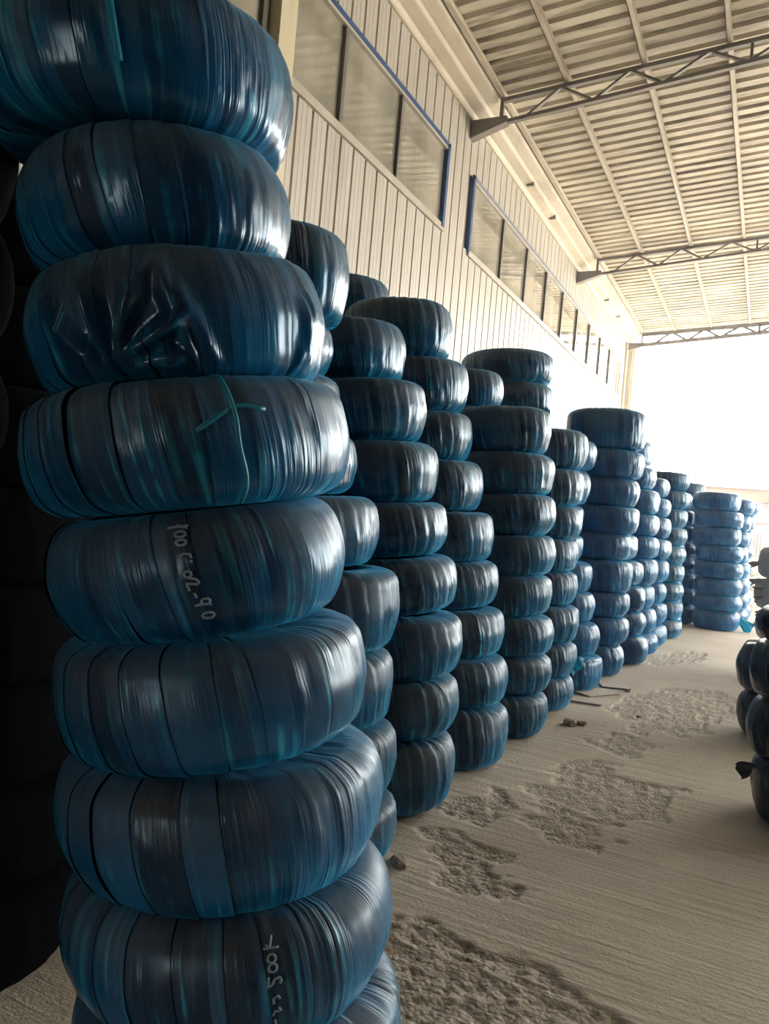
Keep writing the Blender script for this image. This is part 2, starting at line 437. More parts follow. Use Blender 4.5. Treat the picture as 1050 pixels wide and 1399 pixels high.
# roof trusses
def truss(yt, label, k=1.0):
    m_ = MB(); x0, x1 = -3.79, 4.6
    zt = lambda x: zroof(x) - .13; zb = lambda x: zroof(x) - .44 + .02 * (x + 3.79)
    m_.beam((x0, yt, zt(x0)), (x1, yt, zt(x1)), .07, .055 * k)
    tr = m_.build('roof_truss', M['truss'])
    tag(tr, label, 'truss')
    MB().beam((x0 + .05, yt, zb(x0)), (x1, yt, zb(x1)), .07, .05 * k).build('bottom_chord', M['truss'], tr)
    MB().beam((x0 + .02, yt, zb(x0) - .02), (x0 + .02, yt, zt(x0)), .05, .05).build('end_vertical', M['truss'], tr)
    nodes = [(-3.42, 0), (-2.95, 1), (-2.5, 0), (-2.05, 1), (-1.63, 0), (-1.1, 1), (-.65, 0), (-.15, 1), (.4, 0), (.9, 1), (1.4, 0), (1.9, 1), (2.4, 0)]
    for (a, s0), (c, s1) in zip(nodes[:-1], nodes[1:]):
        za = zt(a) if s0 else zb(a); zc = zt(c) if s1 else zb(c)
        MB().beam((a, yt, za), (c, yt, zc), .05, .03 * k).build('web_bar', M['truss'], tr)
    MB().beam((-.62, yt, zb(-.62)), (-.62, yt, zt(-.62)), .035 * k, .035 * k).build('web_post', M['truss'], tr)
    # tapered haunch bracket on the wall
    pf = [(XW + .005, 6.72), (XW + .52, 6.88), (XW + .53, 6.97), (XW + .005, 6.975)]
    MB().extrude_y(pf, yt - .07, yt + .07).build('bracket', M['truss'], tr)
    return tr
truss(10.2, 'nearest grey steel lattice truss under the roof, dark against the sheets')
truss(17.05, 'middle grey steel lattice truss under the roof')
truss(23.9, 'farthest lattice truss, at the open end against white sky', 2.0)

# the rest of the hall, out of the frame
rw = MB()
rw.box(XW - .1, -1.7, YREAR - .1, YREAR, 0, 8); rw.box(-.5, XRIGHT, YREAR - .1, YREAR, 0, 8.1); rw.box(-1.7, -.5, YREAR - .1, YREAR, 2.2, 8)
tag(rw.build('wall_rear', M['brick']), 'dark brown wall at the rear of the hall', kind='structure')
tag(MB().box(XRIGHT, XRIGHT + .1, YREAR, YSIDE, 0, 7.6).build('wall_right', M['brick']), 'dark brown wall on the far right side', kind='structure')
tag(MB().box(1.3, 1.45, YREAR, 1.6, 0, 7.3).build('wall_light_block', M['brick']), 'dark brown wall added unseen right of the camera to block light', kind='structure')  # unseen wall added to keep light off the near tyre faces

# ------------------------------------------------------------------ outside the open end
yd = MB(); yd.v = [(-60, YEND, -.02), (60, YEND, -.02), (60, 120, -.02), (-60, 120, -.02)]; yd.f = [(0, 1, 2, 3)]
tag(yd.build('yard_ground', M['yard']), 'sunlit pale yard ground beyond the open end', kind='structure')
ys_ = MB(); ys_.v = [(XRIGHT, YREAR, -.02), (60, YREAR, -.02), (60, YEND, -.02), (XRIGHT, YEND, -.02)]; ys_.f = [(0, 1, 2, 3)]
tag(ys_.build('side_yard_ground', M['yard']), 'pale yard ground beside the open side of the hall', kind='structure')
yr = MB(); yr.v = [(-60, -60, -.02), (60, -60, -.02), (60, YREAR, -.02), (-60, YREAR, -.02)]; yr.f = [(0, 1, 2, 3)]
tag(yr.build('rear_yard_ground', M['yard']), 'pale yard ground behind the hall', kind='structure')
bd = MB().box(-9, 16, 50, 58, 0, 3.75).build('yard_building', M['render'])
tag(bd, 'washed-out white building with a terracotta band across the yard', 'building')
MB().box(-9.1, 16.1, 49.85, 58.1, 3.55, 4.3).build('fascia', M['fascia'], bd)
MB().box(-9.2, 16.2, 49.75, 58.2, 4.3, 4.45).build('parapet', M['render'], bd)
MB().box(-9.1, 16.1, 49.9, 50.0, 2.3, 2.42).build('ledge', M['gate'], bd)
gt = MB().box(-.95, -.2, 49.93, 50.0, .05, .15).build('gate', M['gate'], bd)
for k in range(5): MB().box(-.95 + k * .17, -.89 + k * .17, 49.93, 50.0, .15, 1.75).build('gate_bar', M['gate'], gt)
MB().box(.02, .1, 49.7, 49.85, 3.3, 3.95).build('sign_post', M['gate'], bd)
MB().box(-.35, .02, 49.7, 49.85, 3.3, 3.38).build('sign_arm', M['gate'], bd)

# ------------------------------------------------------------------ wrapped tyres
def section(R, ri, h, rng, nv):
    j = lambda a: rng.uniform(-a, a)
    b = h / 2; d = j(.12)
    P = [(R, d * .5), (R - .004 + j(.003), .40 + d * .5), (R - .016 + j(.007), .76 + j(.04)), (R - .050 + j(.012), .97), (R - .105, 1.0), (ri + .05, 1.0), (ri + .01, .8),
         (ri, 0), (ri + .01, -.8), (ri + .05, -1.0), (R - .105, -1.0), (R - .056 + j(.012), -.97), (R - .024 + j(.008), -.76 + j(.04)), (R - .008 + j(.003), -.36 + d * .5)]
    P = np.array([(r, z * b) for r, z in P])
    for _ in range(2):
        Q = np.roll(P, -1, 0); P = np.stack([.75 * P + .25 * Q, .25 * P + .75 * Q], 1).reshape(-1, 2)
    P[:, 1] *= b / np.abs(P[:, 1]).max(); P[:, 0] *= R / P[:, 0].max()
    k0 = int(np.argmin(np.abs(P[:, 1]) + (P[:, 0] < R * .8) * 9)); P = np.roll(P, -k0, 0)
    C = np.vstack([P, P[:1]]); s = np.concatenate([[0], np.cumsum(np.linalg.norm(np.diff(C, axis=0), axis=1))])
    w = np.where((C[:-1, 0] + C[1:, 0]) / 2 > (R + ri) / 2, 1.0, .35)           # denser on the outer side
    sw = np.concatenate([[0], np.cumsum(np.diff(s) * w)])
    tt = np.linspace(0, sw[-1], nv + 1)
    pts = np.stack([np.interp(tt, sw, C[:, 0]), np.interp(tt, sw, C[:, 1])], 1)
    arc = np.interp(tt, sw, s)
    arc = np.where(arc > s[-1] / 2, arc - s[-1], arc); arc[-1] = 0.0
    return pts[:-1], arc[:-1], s[-1]

def ring_normals(P):
    T = np.roll(P, -1, 0) - np.roll(P, 1, 0); T /= np.linalg.norm(T, axis=1)[:, None] + 1e-9
    return np.stack([T[:, 1], -T[:, 0]], 1)

def wrinkle(u, v, seed):
    """ridges that run down the face of the film; u is metres round, v metres over the section"""
    a = vnoise2(u * 60, v * 3.0, seed) * .6 + vnoise2(u * 130, v * 5.0, seed + 1) * .4
    k = np.clip(vnoise2(u * 6, v * 5, seed + 2) + .2, 0, 1)
    return a * (.10 + 1.25 * k * k)

def tyre_mesh(name, seed, R, h, nu, nv, mat, amp=.0022, ns=27, lump=.008, sag=.0):
    rng = random.Random(seed)
    ri = R * .36
    P, arc, tot = section(R, ri, h, rng, nv)
    N = ring_normals(P)
    th = np.arange(nu) / nu * 2 * PI
    T, A = np.meshgrid(th, arc, indexing='ij')
    uu = T * R + .16 * A
    w = 2 * PI * R / ns
    fr = (uu / w) % 1.0
    step = (np.minimum(fr, .93) / .93 - .5) * .004 - np.where(fr > .93, (fr - .93) / .07 * .004, 0)
    outer = np.clip((P[:, 0] - ri) / (R - ri), 0, 1)[None]
    d = step + amp * wrinkle(uu, A, seed) + lump * vnoise2(T * 1.6 + 50, A * 5 + seed, seed + 5) * outer
    rho = P[:, 0][None] + N[:, 0][None] * d; z = P[:, 1][None] + N[:, 1][None] * np.minimum(d, .0)
    z = z + sag * np.sin(T + seed) * .5
    V = np.stack([rho * np.cos(T), rho * np.sin(T), z], -1).reshape(-1, 3)
    i = np.arange(nu)[:, None]; k = np.arange(nv)[None]; i2 = (i + 1) % nu; k2 = (k + 1) % nv
    Fc = np.stack([i * nv + k, i2 * nv + k, i2 * nv + k2, i * nv + k2], -1).reshape(-1, 4)
    m = bpy.data.meshes.new(name); m.from_pydata(V.tolist(), [], Fc.tolist())
    lay = m.uv_layers.new(name='UVMap')
    # per corner so the seams do not smear
    ai = np.broadcast_to(i, (nu, nv)); ak = np.broadcast_to(k, (nu, nv))
    ua = np.stack([ai, ai + 1, ai + 1, ai], -1) / nu * 2 * PI * R
    a1 = arc[ak]; a2 = arc[(ak + 1) % nv].copy(); a2 = np.where(np.abs(a2 - a1) > tot / 2, a1, a2)
    va = np.stack([a1, a1, a2, a2], -1)
    lay.data.foreach_set('uv', np.stack([ua, va], -1).astype(np.float32).ravel())
    m.polygons.foreach_set('use_smooth', np.ones(len(m.polygons), bool))
    m.materials.append(mat); m.update()
    return m

# shared meshes for the middle and far stacks (unit: R .33, h .27, scaled per tyre)
R0, H0 = .33, .27
MESH_MID = [tyre_mesh('wrapped_tyre', 100 + k, R0, H0, 224, 36, M['film_mid'], .0042) for k in range(14)]
MESH_CLEAN = [tyre_mesh('wrapped_tyre', 150 + k, R0, H0, 160, 32, M['film_clean'], .0040) for k in range(8)]
MESH_FAR = [tyre_mesh('wrapped_tyre', 200 + k, R0, H0, 64, 24, M['film_clean'], .0030, lump=.012) for k in range(10)]
MESH_DARK = [tyre_mesh('wrapped_tyre', 300 + k, R0, H0, 96, 24, M['film_dark'], .005, lump=.025) for k in range(4)]
MESH_SHADE_BLACK = [tyre_mesh('wrapped_tyre', 450 + k, R0, H0, 96, 24, M['rubber_shade'], .003) for k in range(3)]  # near-black colour carries the shade of the left stacks
MESH_GREY = [tyre_mesh('wrapped_tyre', 400 + k, R0, H0, 48, 20, M['film_grey'], .003, lump=.012) for k in range(3)]
ORD = ['', 'top', 'second from top', 'third from top', 'fourth from top', 'fifth from top', 'sixth from top', 'seventh from top', 'eighth from top', 'ninth from top', 'tenth from top', 'eleventh from top']
RNG = random.Random(7)

def tilt_matrix(phi, tilt, spin):
    ax = Vector((math.sin(phi), math.cos(phi), 0))             # horizontal line of sight
    return Matrix.Rotation(-tilt, 4, ax) @ Matrix.Rotation(spin, 4, 'Z')

def solve_x(yc, z, R, px, side):
    """X at depth yc whose silhouette stands at image column px"""
    lo, hi = (-6.0, 3.0)
    for _ in range(40):
        mid = (lo + hi) / 2
        p = proj((mid, yc, z)); dist = math.hypot(mid, yc)
        edge = p[0] + side * F * R / math.sqrt(max(p[2] ** 2 - R * R, .01)) * 1.0
        if edge > px: hi = mid
        else: lo = mid
    return (lo + hi) / 2

STACKS = {}
def stack(key, yc, bounds, edges, label, meshes, group, R=.335, tilt=0.0, side=1, Rs=None, adj='blue film-wrapped tyre', name='wrapped_tyre', specials=None):
    """bounds: image rows of the joints from the floor upward, edges: image column of the visible side of each tyre from the floor upward"""
    n = len(edges); out = []
    Ri = [(Rs[i] if Rs and Rs[i] else R) * RNG.uniform(.985, 1.015) for i in range(n)]
    x0 = solve_x(yc, .13, Ri[0], edges[0], side)
    d = proj((x0, yc, .13))[2]
    z = 0.0
    hs = [(bounds[i] - bounds[i + 1]) * d / F for i in range(n)]
    # scale the heights so that the near rim of the top tyre projects to the measured row
    xt = solve_x(yc, sum(hs) - .13, Ri[-1], edges[-1], side); dl = math.hypot(xt, yc)
    lo, hi = .6, 1.4
    for _ in range(30):
        k = (lo + hi) / 2
        if proj((xt - xt / dl * Ri[-1] * .80, yc - yc / dl * Ri[-1] * .80, k * sum(hs)))[1] < bounds[-1]: hi = k
        else: lo = k
    hs = [q * k for q in hs]
    for i in range(n):
        h = hs[i]; zc = z + h / 2
        x = solve_x(yc, zc, Ri[i], edges[i], side)
        tl = tilt * min(1.0, i / 3.0) * RNG.uniform(.75, 1.2) + RNG.uniform(-.012, .012) * (i > 0)
        me = RNG.choice(meshes)
        o = add(name, me)
        phi = math.atan2(x, yc)
        o.matrix_world = Matrix.Translation((x, yc + RNG.uniform(-.015, .015), zc)) @ tilt_matrix(phi, tl, RNG.uniform(0, 2 * PI)) @ Matrix.Diagonal((Ri[i] / R0, Ri[i] / R0, h / H0 * 1.0, 1))
        a = adj
        if specials and i in specials: a = specials[i]
        tag(o, '%s, %s in %s' % (a, ORD[n - i], label), 'tyre', group)
        out.append(o); z += h
    STACKS[key] = out
    return out

# ---- the nearest stack: every turn of film is a part
def near_tyre(i, center, R, h, tilt, spin, label, loose=None):
    seed = 500 + i * 17; rng = random.Random(seed); nr = np.random.RandomState(seed)
    ri = R * .36
    P, arc, tot = section(R, ri, h, rng, 64); N = ring_normals(P)
    core = tyre_mesh('wrapped_tyre', seed, R - .006, h - .012, 72, 24, M['rubber_shade'], .0, lump=.0)
    o = add('wrapped_tyre', core)
    phi = math.atan2(center[0], center[1])
    o.matrix_world = Matrix.Translation(center) @ tilt_matrix(phi, tilt, spin)
    tag(o, label, 'tyre', 'tyres of the nearest stack')
    ns = 26; dth = 2 * PI / ns; nb = 15
    order = np.argsort(arc); Ps = P[order]; Ns = N[order]; As = arc[order]
    # the strip is cut open on the inside of the ring, hidden in the hole
    lumpseed = seed + 5
    for k in range(ns):
        wd = dth * rng.uniform(1.06, 1.22); t0 = k * dth + rng.uniform(-.02, .02); sl = .16 + rng.uniform(-.05, .05)
        s = np.linspace(0, 1, nb)
        SS, AA = np.meshgrid(s, As, indexing='ij')
        TH = t0 + SS * wd - sl * AA / R
        lift = .0012 + .0026 * SS + rng.uniform(0, .001)
        lift = lift - .002 * (SS < .01)
        uu = TH * R
        crease = rng.uniform(.4, 1.6)
        dd = lift + .0024 * crease * wrinkle(uu + .16 * AA, AA, seed + k) + .006 * vnoise2(TH * 1.6, AA * 5 + seed, lumpseed)
        dd = np.maximum(dd, .0008)
        if loose is not None:
            us = ((TH - loose[0] + PI) % (2 * PI) - PI) * R; rd = np.zeros_like(us)
            for (cu, cv, an, ln, am) in loose[2]:
                lx = (us - cu) * math.cos(an) + (AA - cv) * math.sin(an); ly = -(us - cu) * math.sin(an) + (AA - cv) * math.cos(an)
                tp = np.clip(np.minimum(lx + .01, ln - lx) / (ln * .3), 0, 1)
                rd = np.maximum(rd, 1.7 * am * tp * np.clip(1 - np.abs(ly) / (.010 + .10 * np.clip(lx, 0, ln)), 0, 1))
            dd = dd + rd * np.clip(1.6 - np.abs(AA) / (h * .5), 0, 1)
        rho = Ps[:, 0][None] + Ns[:, 0][None] * dd
        zz = np.clip(Ps[:, 1][None] + Ns[:, 1][None] * dd, -h / 2, h / 2)
        V = np.stack([rho * np.cos(TH), rho * np.sin(TH), zz], -1).reshape(-1, 3)
        nv = len(As)
        a = np.arange(nb - 1)[:, None]; c = np.arange(nv - 1)[None]
        Fc = np.stack([a * nv + c, (a + 1) * nv + c, (a + 1) * nv + c + 1, a * nv + c + 1], -1).reshape(-1, 4)
        UV = np.stack([uu, AA], -1).reshape(-1, 2)
        me = mesh_from('film_turn', V, Fc, M['film'], True, UV)
        add('film_turn', me, o)
    return o, P, arc, seed

def on_tread(P, arc, R, th, v, lift=.011):
    """point on a tyre's tread: th angle, v metres up the section from its middle"""
    order = np.argsort(arc)
    r = np.interp(v, arc[order], P[order, 0]); z = np.interp(v, arc[order], P[order, 1])
    return ((r + lift) * math.cos(th), (r + lift) * math.sin(th), z)

def tube(name, pts, rad, mat, parent, flat=1.0):
    v = []; f = []; ns = 6; n = len(pts)
    P3 = [Vector(p) for p in pts]
    for i, p in enumerate(P3):
        d = (P3[min(i + 1, n - 1)] - P3[max(i - 1, 0)]).normalized()
        rd = Vector((p.x, p.y, 0)).normalized()
        sd = d.cross(rd)
        if sd.length < 1e-4: sd = Vector((0, 0, 1)).cross(rd)
        sd.normalize(); up = sd.cross(d).normalized()
        for q in range(ns):
            a = 2 * PI * q / ns; v.append(tuple(p + sd * (rad * math.cos(a)) + up * (rad * flat * math.sin(a))))
    for i in range(n - 1):
        for q in range(ns): f.append((i * ns + q, i * ns + (q + 1) % ns, (i + 1) * ns + (q + 1) % ns, (i + 1) * ns + q))
    f.append(tuple(range(ns))[::-1]); f.append(tuple((n - 1) * ns + q for q in range(ns)))
    return add(name, mesh_from(name, v, f, mat, True), parent)

# image columns of left and right sides and row of the middle, from the floor upward
NEAR = [(105, 550, 1640), (95, 545, 1472), (85, 540, 1298), (80, 527, 1115), (78, 507, 945), (72, 480, 775), (40, 488, 605), (45, 455, 432), (38, 405, 252), (-15, 412, 62)]
TILT = [0, 0, 2, 4, 8, 11, 10, 9, 8, 4]
D1 = 1.565
near = []
zprev = 0.0
NLAB = ['blue wrapped tyre on the floor under the nearest stack, below the picture edge',
        'blue wrapped tyre at the bottom picture edge of the nearest stack, pale at its right',
        'dark blue wrapped tyre marked 500k in chalk, low in the nearest stack',
        'dark blue wrapped tyre with broad film turns, seventh from top in the nearest stack',
        'dusty-topped blue wrapped tyre with pale streaked film, sixth from top in the nearest stack',
        'blue wrapped tyre with chalk writing down its face, fifth from top in the nearest stack',
        'blue wrapped tyre tied with a teal cord, fourth from top in the nearest stack',
        'blue wrapped tyre with loose crumpled film, third from top in the nearest stack',
        'blue wrapped tyre with wide even film turns, second from top in the nearest stack',
        'large blue wrapped tyre crowning the nearest stack, at the top left']
H1 = .228
for i, (xl, xr, ym) in enumerate(NEAR):
    xc = (xl + xr) / 2
    d = ray(xc, ym); p = np.array([0, 0, HC]) + d * D1
    R = (xr - xl) / 2 / F * D1 * .955
    zc = H1 * (i + .5)
    if i == 9: zc += .006
    c = (p[0], p[1], zc)
    spin = random.Random(i).uniform(0, 6.28)
    loose = None
    view_th = math.atan2(-c[1], -c[0])
    if i == 7: loose = (view_th - spin, 0, [(-.135, -.10, 2.35, .16, .020), (-.13, -.10, 1.75, .20, .024), (-.13, -.09, 1.15, .22, .020), (-.12, -.085, .55, .17, .022), (-.12, -.09, .10, .14, .016),
                                             (.02, -.11, 1.9, .24, .013), (.06, -.10, 2.1, .2, .010), (.25, -.11, 1.45, .17, .008), (.27, -.11, 1.75, .16, .009), (.23, -.11, 1.2, .15, .007)])
    near.append((near_tyre(i, c, R, H1 - .001 + (.010 if i == 9 else 0), math.radians(TILT[i]), spin, NLAB[i], loose), c, R, view_th - spin))

# handwriting, strokes copied from the photograph: (across, down) in tread units
def writing(idx, strokes, off, scale, lean, rad):
    (o, P, arc, seed), c, R, vt = near[idx]
    for s in strokes:
        pts = []
        for q in range(len(s) - 1):
            for k in range(4):
                u = s[q][0] + (s[q + 1][0] - s[q][0]) * k / 4; v = s[q][1] + (s[q + 1][1] - s[q][1]) * k / 4
                pts.append((u, v))
        pts.append(s[-1])
        P3 = [on_tread(P, arc, R, vt + (off[0] + (u + lean * v) * scale) / R, off[1] - v * scale, .0125) for u, v in pts]
        tube('chalk_stroke', P3, rad, M['chalk'], o, .5)
def circ(cx, cy, rx, ry): return [(cx + rx * math.cos(a * PI / 5), cy + ry * math.sin(a * PI / 5)) for a in range(11)]
K_ = [[(-.9, -.1), (.9, -.1)], [(.0, -.1), (-.8, .55)], [(.05, -.1), (.7, .5)]]
W5 = [[(-1.2, .1), (.1, .05), (1.0, .0)], [(-.2, -.25), (.3, .15), (.9, .3)], circ(.1, 1.0, .55, .32), circ(.15, 1.9, .5, .3), [(-.1, 3.4), (.2, 3.1), (.9, 3.2), (1.0, 3.6)], [(.9, 3.8), (1.0, 4.1)],
      circ(.5, 5.2, .35, .32), [(.5, 5.55), (1.2, 5.75), (1.5, 6.1), (1.3, 6.3), (.3, 6.1), (.5, 6.9)], [(.9, 7.2), (1.1, 7.7)],
      circ(1.9, 8.2, .45, .32), [(1.6, 8.45), (.8, 8.55)], [(2.3, 8.6), (2.35, 8.7)], circ(2.0, 9.8, .6, .35)]
writing(5, W5, (-.028, .098), .0165, .0, .0022)
W8 = [[(.2, -1.4), (-.1, -.6), (-.2, -.2)], [(-1.0, 0), (.9, 0)], [(-.1, 0), (-.8, -.4)], circ(-.1, 1.1, .5, .45), circ(.0, 2.1, .5, .45), [(-.5, 3.0), (-.5, 4.1), (-.1, 3.9), (.2, 3.3), (.8, 3.2), (1.0, 3.6), (.8, 3.9)],
      [(.9, 5.6), (.6, 5.2), (.1, 5.5), (.2, 6.1)], [(.8, 6.6), (1.1, 7.1)], [(.2, 7.6), (.4, 7.0), (.9, 7.1)], [(.5, 8.2), (.7, 9.0)]]
writing(2, W8, (.075, .085), .014, .0, .0020)

# teal cord tied round the fourth tyre
(o, P, arc, seed), c, R, vt = near[6]
tube('cord', [on_tread(P, arc, R, vt + (.085 - .035 * (1 - k / 30) + .002 * math.sin(k * .6)) / R, .17 - k / 30 * .31, .018) for k in range(31)], .0045, M['cord'], o, .6)
tube('cord_tail', [on_tread(P, arc, R, vt + (.06 + k * .012) / R, .045 + .004 * math.sin(k), .017) for k in range(6)], .004, M['cord'], o, .6)
tube('cord_tail', [on_tread(P, arc, R, vt + (.06 - k * .011) / R, .045 - k * .007, .017) for k in range(6)], .004, M['cord'], o, .6)
# bright cyan strip on the top tyre
(o, P, arc, seed), c, R, vt = near[9]
tube('film_strand', [on_tread(P, arc, R, vt + (-.075 + .03 * k / 20) / R, .13 - k / 20 * .20, .013) for k in range(21)], .007, M['cyan'], o, .5)

# ---- stacks along the left aisle
BLUE = 'tyres stacked along the left of the aisle'
stack('s1b', 2.72, [1187, 1103, 1003, 898, 785, 685, 595, 510, 428, 296], [543, 541, 541, 546, 517, 486, 464, 452, 476], 'the narrow stack just behind the nearest one', MESH_MID, BLUE, .33, math.radians(5))
stack('s2', 3.40, [1140, 1035, 950, 862, 781, 702, 613, 522, 430], [621, 626, 632, 624, 611, 600, 583, 553], 'the third aisle stack from the camera', MESH_MID, BLUE, .335, math.radians(6))
stack('s3', 4.22, [1062, 980, 914, 848, 782, 711, 638, 567, 490, 404], [693, 693, 688, 680, 675, 660, 645, 640, 617], 'the fourth aisle stack from the camera', MESH_MID, BLUE, .335, math.radians(5))
stack('s4', 5.02, [1012, 955, 901, 847, 790, 734, 675, 617, 552], [747, 750, 755, 753, 757, 757, 756, 752], 'the fifth aisle stack from the camera', MESH_MID, BLUE, .34, math.radians(3))
stack('s5', 5.86, [977, 931, 883, 832, 784, 737, 691, 639, 583], [781, 786, 790, 786, 788, 793, 797, 801], 'the sixth aisle stack from the camera', MESH_MID, BLUE, .335, math.radians(2))
stack('s6', 6.72, [950, 902, 857, 814, 771, 732, 690, 640, 597], [820, 816, 810, 807, 795, 796, 805, 814], 'the seventh aisle stack from the camera', MESH_CLEAN, BLUE, .335, math.radians(1))
stack('s7', 7.60, [930, 887, 848, 813, 768, 731, 692, 652, 612, 556], [850, 857, 857, 862, 861, 871, 871, 877, 882], 'the eighth aisle stack from the camera', MESH_CLEAN, BLUE, .345, math.radians(0), Rs=[None] * 8 + [.38])
stack('s8', 8.46, [911, 872, 838, 802, 766, 729, 697], [882, 879, 880, 876, 869, 866], 'the ninth aisle stack from the camera', MESH_FAR, BLUE, .335)
stack('s9', 9.20, [896, 866, 833, 801, 763, 732, 701, 667, 635, 599], [895, 895, 891, 895, 897, 898, 899, 895, 890], 'the tenth aisle stack from the camera', MESH_FAR, BLUE, .335)
stack('s10', 9.98, [884, 854, 824, 796, 764, 735, 705, 678, 651], [908, 908, 907, 911, 914, 914, 913, 912], 'the eleventh aisle stack from the camera', MESH_FAR, BLUE, .335)
stack('s11', 11.85, [862, 837, 810, 788, 764, 737, 709, 686, 660], [929, 929, 930, 930, 933, 929, 929, 928], 'the twelfth aisle stack from the camera', MESH_FAR, BLUE, .335)
stack('s12', 12.75, [867, 840, 818, 794, 771, 747, 722, 698, 672], [1008, 1010, 1010, 1012, 1012, 1009, 1013, 1009], 'the square-on stack standing out at the aisle end', MESH_FAR, BLUE, .345)
stack('s12b', 12.95, [866, 840, 817, 793, 770, 746, 721, 697, 672], [947, 947, 948, 947, 948, 946, 947, 944], 'the shaded stack left of the square-on stack', MESH_FAR, BLUE, .335)
stack('s13', 14.0, [858, 838, 815, 792, 771, 748, 727, 703, 681], [1018, 1019, 1021, 1022, 1020, 1021, 1023, 1029], 'the stack peeping out behind the square-on stack', MESH_FAR, BLUE, .335)
stack('s13b', 14.9, [850, 830, 808, 788, 766, 745, 724, 703, 683], [1023, 1023, 1024, 1025, 1026, 1027, 1030, 1034], 'the farthest blue stack beside the square-on stack', MESH_FAR, BLUE, .335)
stack('s14', 16.4, [838, 813, 787, 762], [1030, 1031, 1032], 'the low stack at the aisle end', MESH_GREY, 'grey wrapped tyres at the aisle end', .335, adj='pale grey dusty wrapped tyre')
stack('s14b', 17.3, [834, 809, 784, 760], [1036, 1037, 1039], 'the rear low stack there', MESH_GREY, 'grey wrapped tyres at the aisle end', .335, adj='pale grey dusty wrapped tyre')

# ---- stacks of the second and third rows, only their tops show
def back_stack(key, yc, px_top_edge, y_top, n, lean, label, R=.335, tilt=.05, Rtop=None):
    """px_top_edge: image column of the top tyre's right side, y_top: image row of its top"""
    zt = 2.2
    for _ in range(12):
        x = solve_x(yc, zt - .13, R, px_top_edge, 1); d = proj((x, yc, zt))[2]
        yy = proj((x, yc - R * .5, zt))[1]; zt += (yy - y_top) * d / F
    h = zt / n
    bx = [x + lean * (1 - (i / (n - 1))) for i in range(n)]
    for i in range(n):
        xx = bx[i]; Ri = R * RNG.uniform(.98, 1.02)
        if Rtop and i == n - 1: Ri = Rtop; xx -= Rtop - R
        o = add('wrapped_tyre', RNG.choice(MESH_MID))
        phi = math.atan2(xx, yc)
        o.matrix_world = Matrix.Translation((xx, yc, (i + .5) * h)) @ tilt_matrix(phi, tilt * min(1, i / 3), RNG.uniform(0, 6.28)) @ Matrix.Diagonal((Ri / R0, Ri / R0, h / H0, 1))
        tag(o, 'blue film-wrapped tyre, %s in %s' % (ORD[n - i], label), 'tyre', 'tyres in the rows nearer the wall')
back_stack('b1', 4.55, 533, 378, 9, .10, 'the third-row stack nearest the near window', .33)
back_stack('b2', 5.5, 687, 505, 9, .12, 'the second-row stack beside the fifth aisle stack', .30)
back_stack('b3', 7.2, 756, 480, 10, .12, 'the tall second-row stack below the long window', .36, .05, .45)
back_stack('b4', 10.95, 940, 644, 9, .05, 'the second-row stack near the aisle end', .36, .0)
back_stack('b5', 13.85, 962, 659, 8, .05, 'the second-row stack rising behind the shaded stack', .34, .0)
# dark left stack, shade put in its colour; the others added to block light
for (sx, sy, nn, where) in ((-2.02, 1.50, 8, 'with deep shadow in its colour, at the left edge'), (-1.62, .85, 9, 'added beside the camera to block light'), (-2.30, .75, 8, 'added unseen behind the camera-side stack to block light'),
                           (-1.98, 2.42, 8, 'added unseen behind the nearest stack to block light'), (-2.70, 2.42, 8, 'added behind the dark stack to block light'), (-3.42, 2.42, 8, 'added against the wall to block light')):
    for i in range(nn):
        o = add('wrapped_tyre', MESH_SHADE_BLACK[i % 3])
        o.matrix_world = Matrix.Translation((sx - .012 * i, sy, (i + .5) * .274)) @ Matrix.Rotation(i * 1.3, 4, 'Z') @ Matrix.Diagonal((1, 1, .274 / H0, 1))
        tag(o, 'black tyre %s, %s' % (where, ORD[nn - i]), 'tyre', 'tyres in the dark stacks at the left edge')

# ---- right side of the aisle
RG = 'dark wrapped tyres on the right of the aisle'
stack('r1', 4.45, [1150, 1062, 976, 893, 842], [1028, 1027, 1031, 1041], 'the nearest right-hand stack', MESH_DARK, RG, .335, 0, -1, adj='black film-wrapped tyre')
stack('r2', 6.2, [1024, 960, 888], [1012, 1013], 'the low right-hand stack', MESH_DARK, RG, .335, 0, -1, adj='glossy black wrapped tyre')
stack('r3', 8.9, [930, 880, 836, 794, 750], [1034, 1036, 1034, 1040], 'the farther right-hand stack', MESH_GREY, 'grey wrapped tyres on the right of the aisle', .335, 0, -1, adj='grey wrapped tyre with torn film')

